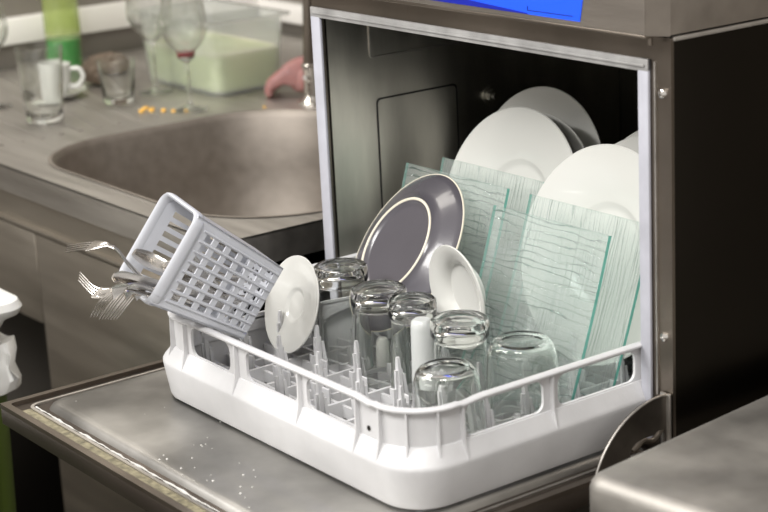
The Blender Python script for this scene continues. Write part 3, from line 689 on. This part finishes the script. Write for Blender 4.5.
# scourer
sc = bmesh.new(); bmesh.ops.create_icosphere(sc, subdivisions=5, radius=1)
for v in sc.verts:
    nn = noise.noise(v.co*3)*.12+noise.noise(v.co*11)*.10; v.co = Vector((v.co.x*.050, v.co.y*.034, v.co.z*.036 if v.co.z > -.6 else -.6*.036))*(1+nn)
so = obj('scourer', sc, scour_m); so.location = (-1.595, .372, CZ+.026); so.rotation_euler.z = .9; tag(so, 'coarse brown wire scourer lump behind the short tumbler', 'scourer')
lowest = min((so.matrix_world @ v.co).z for v in so.data.vertices)
# crumbs
for i, (dx, dy) in enumerate(((0, 0), (.018, .004), (.036, .02), (.01, -.012), (-.01, .01), (.055, .03), (.006, .014), (.03, -.002), (.075, .045), (.16, .16))):
    cm = bmesh.new(); bmesh.ops.create_icosphere(cm, subdivisions=2, radius=.0058*(1-.05*i))
    for v in cm.verts: v.co += Vector((noise.noise(v.co*300+Vector((i, 0, 0))), noise.noise(v.co*300+Vector((0, i, 5))), 0))*.002; v.co.z *= .7
    o = obj('food_crumb', cm, crumb_m); o.location = (-1.300+dx, .285+dy, CZ+.0028)
    tag(o, 'small yellow food crumb scattered near the wine glass foot', 'crumb', 'food crumbs on the draining board')
# tub of soapy water
tx0, ty0, tx1, ty1, tz = -1.565, .437, -1.292, .592, CZ+.0005
tub = empty('storage_tub', ((tx0+tx1)/2, (ty0+ty1)/2, tz)); tag(tub, 'clear plastic tub half full of pale green soapy water by the tap', 'tub')
tb = bmesh.new(); prev = None
for o_, z in ((.022, .0), (.002, .0), (-.0, .004), (-.006, .10), (-.008, .138), (-.020, .138), (-.021, .142), (-.006, .142), (-.0055, .138), (-.003, .10), (.003, .006), (.022, .003)):
    ring = [tb.verts.new((x, y, tz+z)) for x, y in rrect(tx0+o_, ty0+o_, tx1-o_, ty1-o_, .026, 6)]
    if prev:
        for k in range(len(ring)): tb.faces.new((prev[k], prev[(k+1) % len(ring)], ring[(k+1) % len(ring)], ring[k]))
    else: first_r = ring
    prev = ring
tb.faces.new(prev); tb.faces.new(first_r[::-1]); wmesh('tub_body', tb, tub_m, tub)
wb = bmesh.new(); prev = None
for o_, z in ((.008, .0075), (.0045, .012), (-.0005, .076)):
    ring = [wb.verts.new((x, y, tz+z)) for x, y in rrect(tx0+o_, ty0+o_, tx1-o_, ty1-o_, .024, 6)]
    if prev:
        for k in range(len(ring)): wb.faces.new((prev[k], prev[(k+1) % len(ring)], ring[(k+1) % len(ring)], ring[k]))
    else: wb.faces.new(ring[::-1])
    prev = ring
wb.faces.new(prev); wmesh('soapy_water', wb, soap_water, tub)
fo = bmesh.new()
pts = [Vector((x, y, tz+.0775)) for x, y in rrect(tx0+.003, ty0+.003, tx1-.003, ty1-.003, .022, 6)]; tube(fo, pts+[pts[0]], .0025, 6, cap=False); wmesh('foam_line', fo, foam_m, tub)
# white worktop box strip beyond the tub
# tap
tp = empty('tap', (-1.112, .530, CZ)); tag(tp, 'chrome sink tap with tall dark riser pipe beside the hand', 'tap')
wmesh('base', L([(0, 0), (.026, 0), (.026, .004), (.016, .010), (.0125, .014), (.0125, .060), (.015, .064), (.015, .072), (.010, .076), (0, .076)], 32, Matrix.Translation(tp.location)), chrome, tp)
tt = bmesh.new(); tube(tt, smoothpath([(-1.112, .530, CZ+.07), (-1.104, .532, CZ+.2), (-1.096, .534, CZ+.36), (-1.06, .47, CZ+.43), (-1.0, .38, CZ+.42), (-.98, .35, CZ+.36)], 8), .0115, 16); wmesh('riser', tt, steel_mid, tp)
lv = bmesh.new(); tube(lv, [(-1.112, .53, CZ+.045), (-1.085, .50, CZ+.055)], [.005, .004], 10); wmesh('lever', lv, chrome, tp)

# ------------------------------------------------------------ hand and forearm by the tap
def skin_chain(verts, edges, radii, sub=2, root=0):
    me = bpy.data.meshes.new('sk'); me.from_pydata(verts, edges, []); o = bpy.data.objects.new('sk', me); COL.objects.link(o)
    m = o.modifiers.new('s', 'SKIN'); m.use_smooth_shade = True
    for i, r in enumerate(radii): me.skin_vertices[0].data[i].radius = (r, r) if not isinstance(r, tuple) else r
    me.skin_vertices[0].data[root].use_root = True
    o.modifiers.new('b', 'SUBSURF').levels = sub
    e = evalmesh(o); bpy.data.objects.remove(o); return e
V = [(a-.017, b-.010, c) for a, b, c in ((-1.00, .80, .225), (-1.06, .71, .182), (-1.12, .63, .145), (-1.150, .596, .130), (-1.185, .562, .113))]; E_ = [(0, 1), (1, 2), (2, 3), (3, 4)]; Rd_ = [.044, .040, .035, .034, .035]
d = Vector((-.7, -.66, -.1)).normalized(); lat = Vector((-.66, .70, .05)).normalized()
palm = 4
for i, (off, ln) in enumerate(((-.027, .88), (-.009, 1.0), (.009, .95), (.027, .78))):
    base = Vector(V[3])+lat*off*.8+d*.022; k1 = Vector(V[4])+lat*off+d*.016+Vector((0, 0, .006))
    p1 = k1+d*.026*ln+Vector((0, 0, -.012)); p2 = p1+d*.006*ln+Vector((0, 0, -.017*ln)); p3 = p2-d*.012*ln+Vector((0, 0, -.003))
    s = len(V); V += [tuple(k1), tuple(p1), tuple(p2), tuple(p3)]; E_ += [(palm, s), (s, s+1), (s+1, s+2), (s+2, s+3)]; Rd_ += [.0135, .0125, .0110, .0085]
t0_ = Vector(V[3])-lat*.018+d*.008; s = len(V)
V += [tuple(t0_+Vector((0, 0, -.008))), tuple(t0_-lat*.006+d*.018+Vector((0, 0, -.016))), tuple(t0_-lat*.002+d*.036+Vector((0, 0, -.022)))]; E_ += [(3, s), (s, s+1), (s+1, s+2)]; Rd_ += [.012, .0095, .008]
s = len(V); V += [tuple(Vector(V[3])+Vector((.004, -.020, -.020))), tuple(Vector(V[4])+Vector((-.004, -.006, -.016)))]; E_ += [(3, s), (s, s+1)]; Rd_ += [.026, .024]
hm = skin_chain([tuple(Vector(v)) for v in V], E_, Rd_)
zmin = min(v.co.z for v in hm.vertices); 
for v in hm.vertices: v.co.z += CZ+.0005-zmin
hand = link('person', hm, skin_m, None, 3.14); tag(hand, 'person, only a bare hand and forearm in view, curled fingers resting by the tap', 'person')
sl = bmesh.new(); tube(sl, [(-1.035, .745, .215+CZ+.0005-zmin), (-1.0, .80, .235+CZ+.0005-zmin), (-.93, .87, .28+CZ+.0005-zmin)], [.046, .050, .058], 24); obj('sleeve', sl, sleeve_m, hand)

# ------------------------------------------------------------ bin with white liner at the left edge
bn = empty('waste_bin', (-.875, -.52, FL)); tag(bn, 'olive green waste bin cut off at the left picture edge', 'bin')
bx = bmesh.new(); prev = None
for o_, z in ((.02, FL), (.015, FL+.01), (.0, -.075), (-.004, -.07), (-.004, -.06), (.004, -.06), (.02, FL+.015)):
    ring = [bx.verts.new((x, y, z)) for x, y in rrect(-1.075+o_, -.72+o_, -.670-o_, -.305-o_, .035, 6)]
    if prev:
        for k in range(len(ring)): bx.faces.new((prev[k], prev[(k+1) % len(ring)], ring[(k+1) % len(ring)], ring[k]))
    else: bx.faces.new(ring[::-1])
    prev = ring
bx.faces.new(prev); wmesh('bin_body', bx, green_bin, bn)
lg = bmesh.new(); prev = None
for li, (o_, z) in enumerate(((.02, -.075), (.004, -.054), (-.010, -.050), (-.014, -.064), (-.012, -.085), (-.016, -.105), (-.010, -.122))):
    R0 = rrect(-1.075+o_, -.72+o_, -.670-o_, -.305-o_, .035, 14); ring = []
    RR = []
    for a, b in zip(R0, R0[1:]+R0[:1]):
        m_ = max(1, int(math.dist(a, b)/.012))
        for k in range(m_): RR.append((a[0]+(b[0]-a[0])*k/m_, a[1]+(b[1]-a[1])*k/m_))
    RR = RR[::max(1, 1)]
    if li == 0: NR = len(RR)
    idx = [int(k*len(RR)/NR) for k in range(NR)]
    for k, ii in enumerate(idx):
        x, y = RR[ii]; nz = noise.noise(Vector((x*45, y*45, z*20)))*.007*min(li, 3); ring.append(lg.verts.new((x+nz, y-nz, z+noise.noise(Vector((x*30, y*30, 9)))*.014*(li >= 5))))
    if prev:
        for k in range(NR): lg.faces.new((prev[k], prev[(k+1) % NR], ring[(k+1) % NR], ring[k]))
    prev = ring
wmesh('bin_liner', lg, white_bag, bn)
ty = bmesh.new(); prev = None
for o_, z in ((.03, -.049), (.022, -.045), (.006, -.012), (-.008, -.004), (-.012, .006), (-.008, .016), (.004, .020), (.02, .018), (.03, -.02)):
    ring = [ty.verts.new((x, y, z)) for x, y in rrect(-1.035+o_, -.68+o_, -.642-o_, -.300-o_, .03, 6)]
    if prev:
        for k in range(len(ring)): ty.faces.new((prev[k], prev[(k+1) % len(ring)], ring[(k+1) % len(ring)], ring[k]))
    else: ty.faces.new(ring[::-1])
    prev = ring
ty.faces.new(prev); o = obj('foam_tray', ty, white_bag); tag(o, 'white plastic tray lying on the lined waste bin', 'tray')
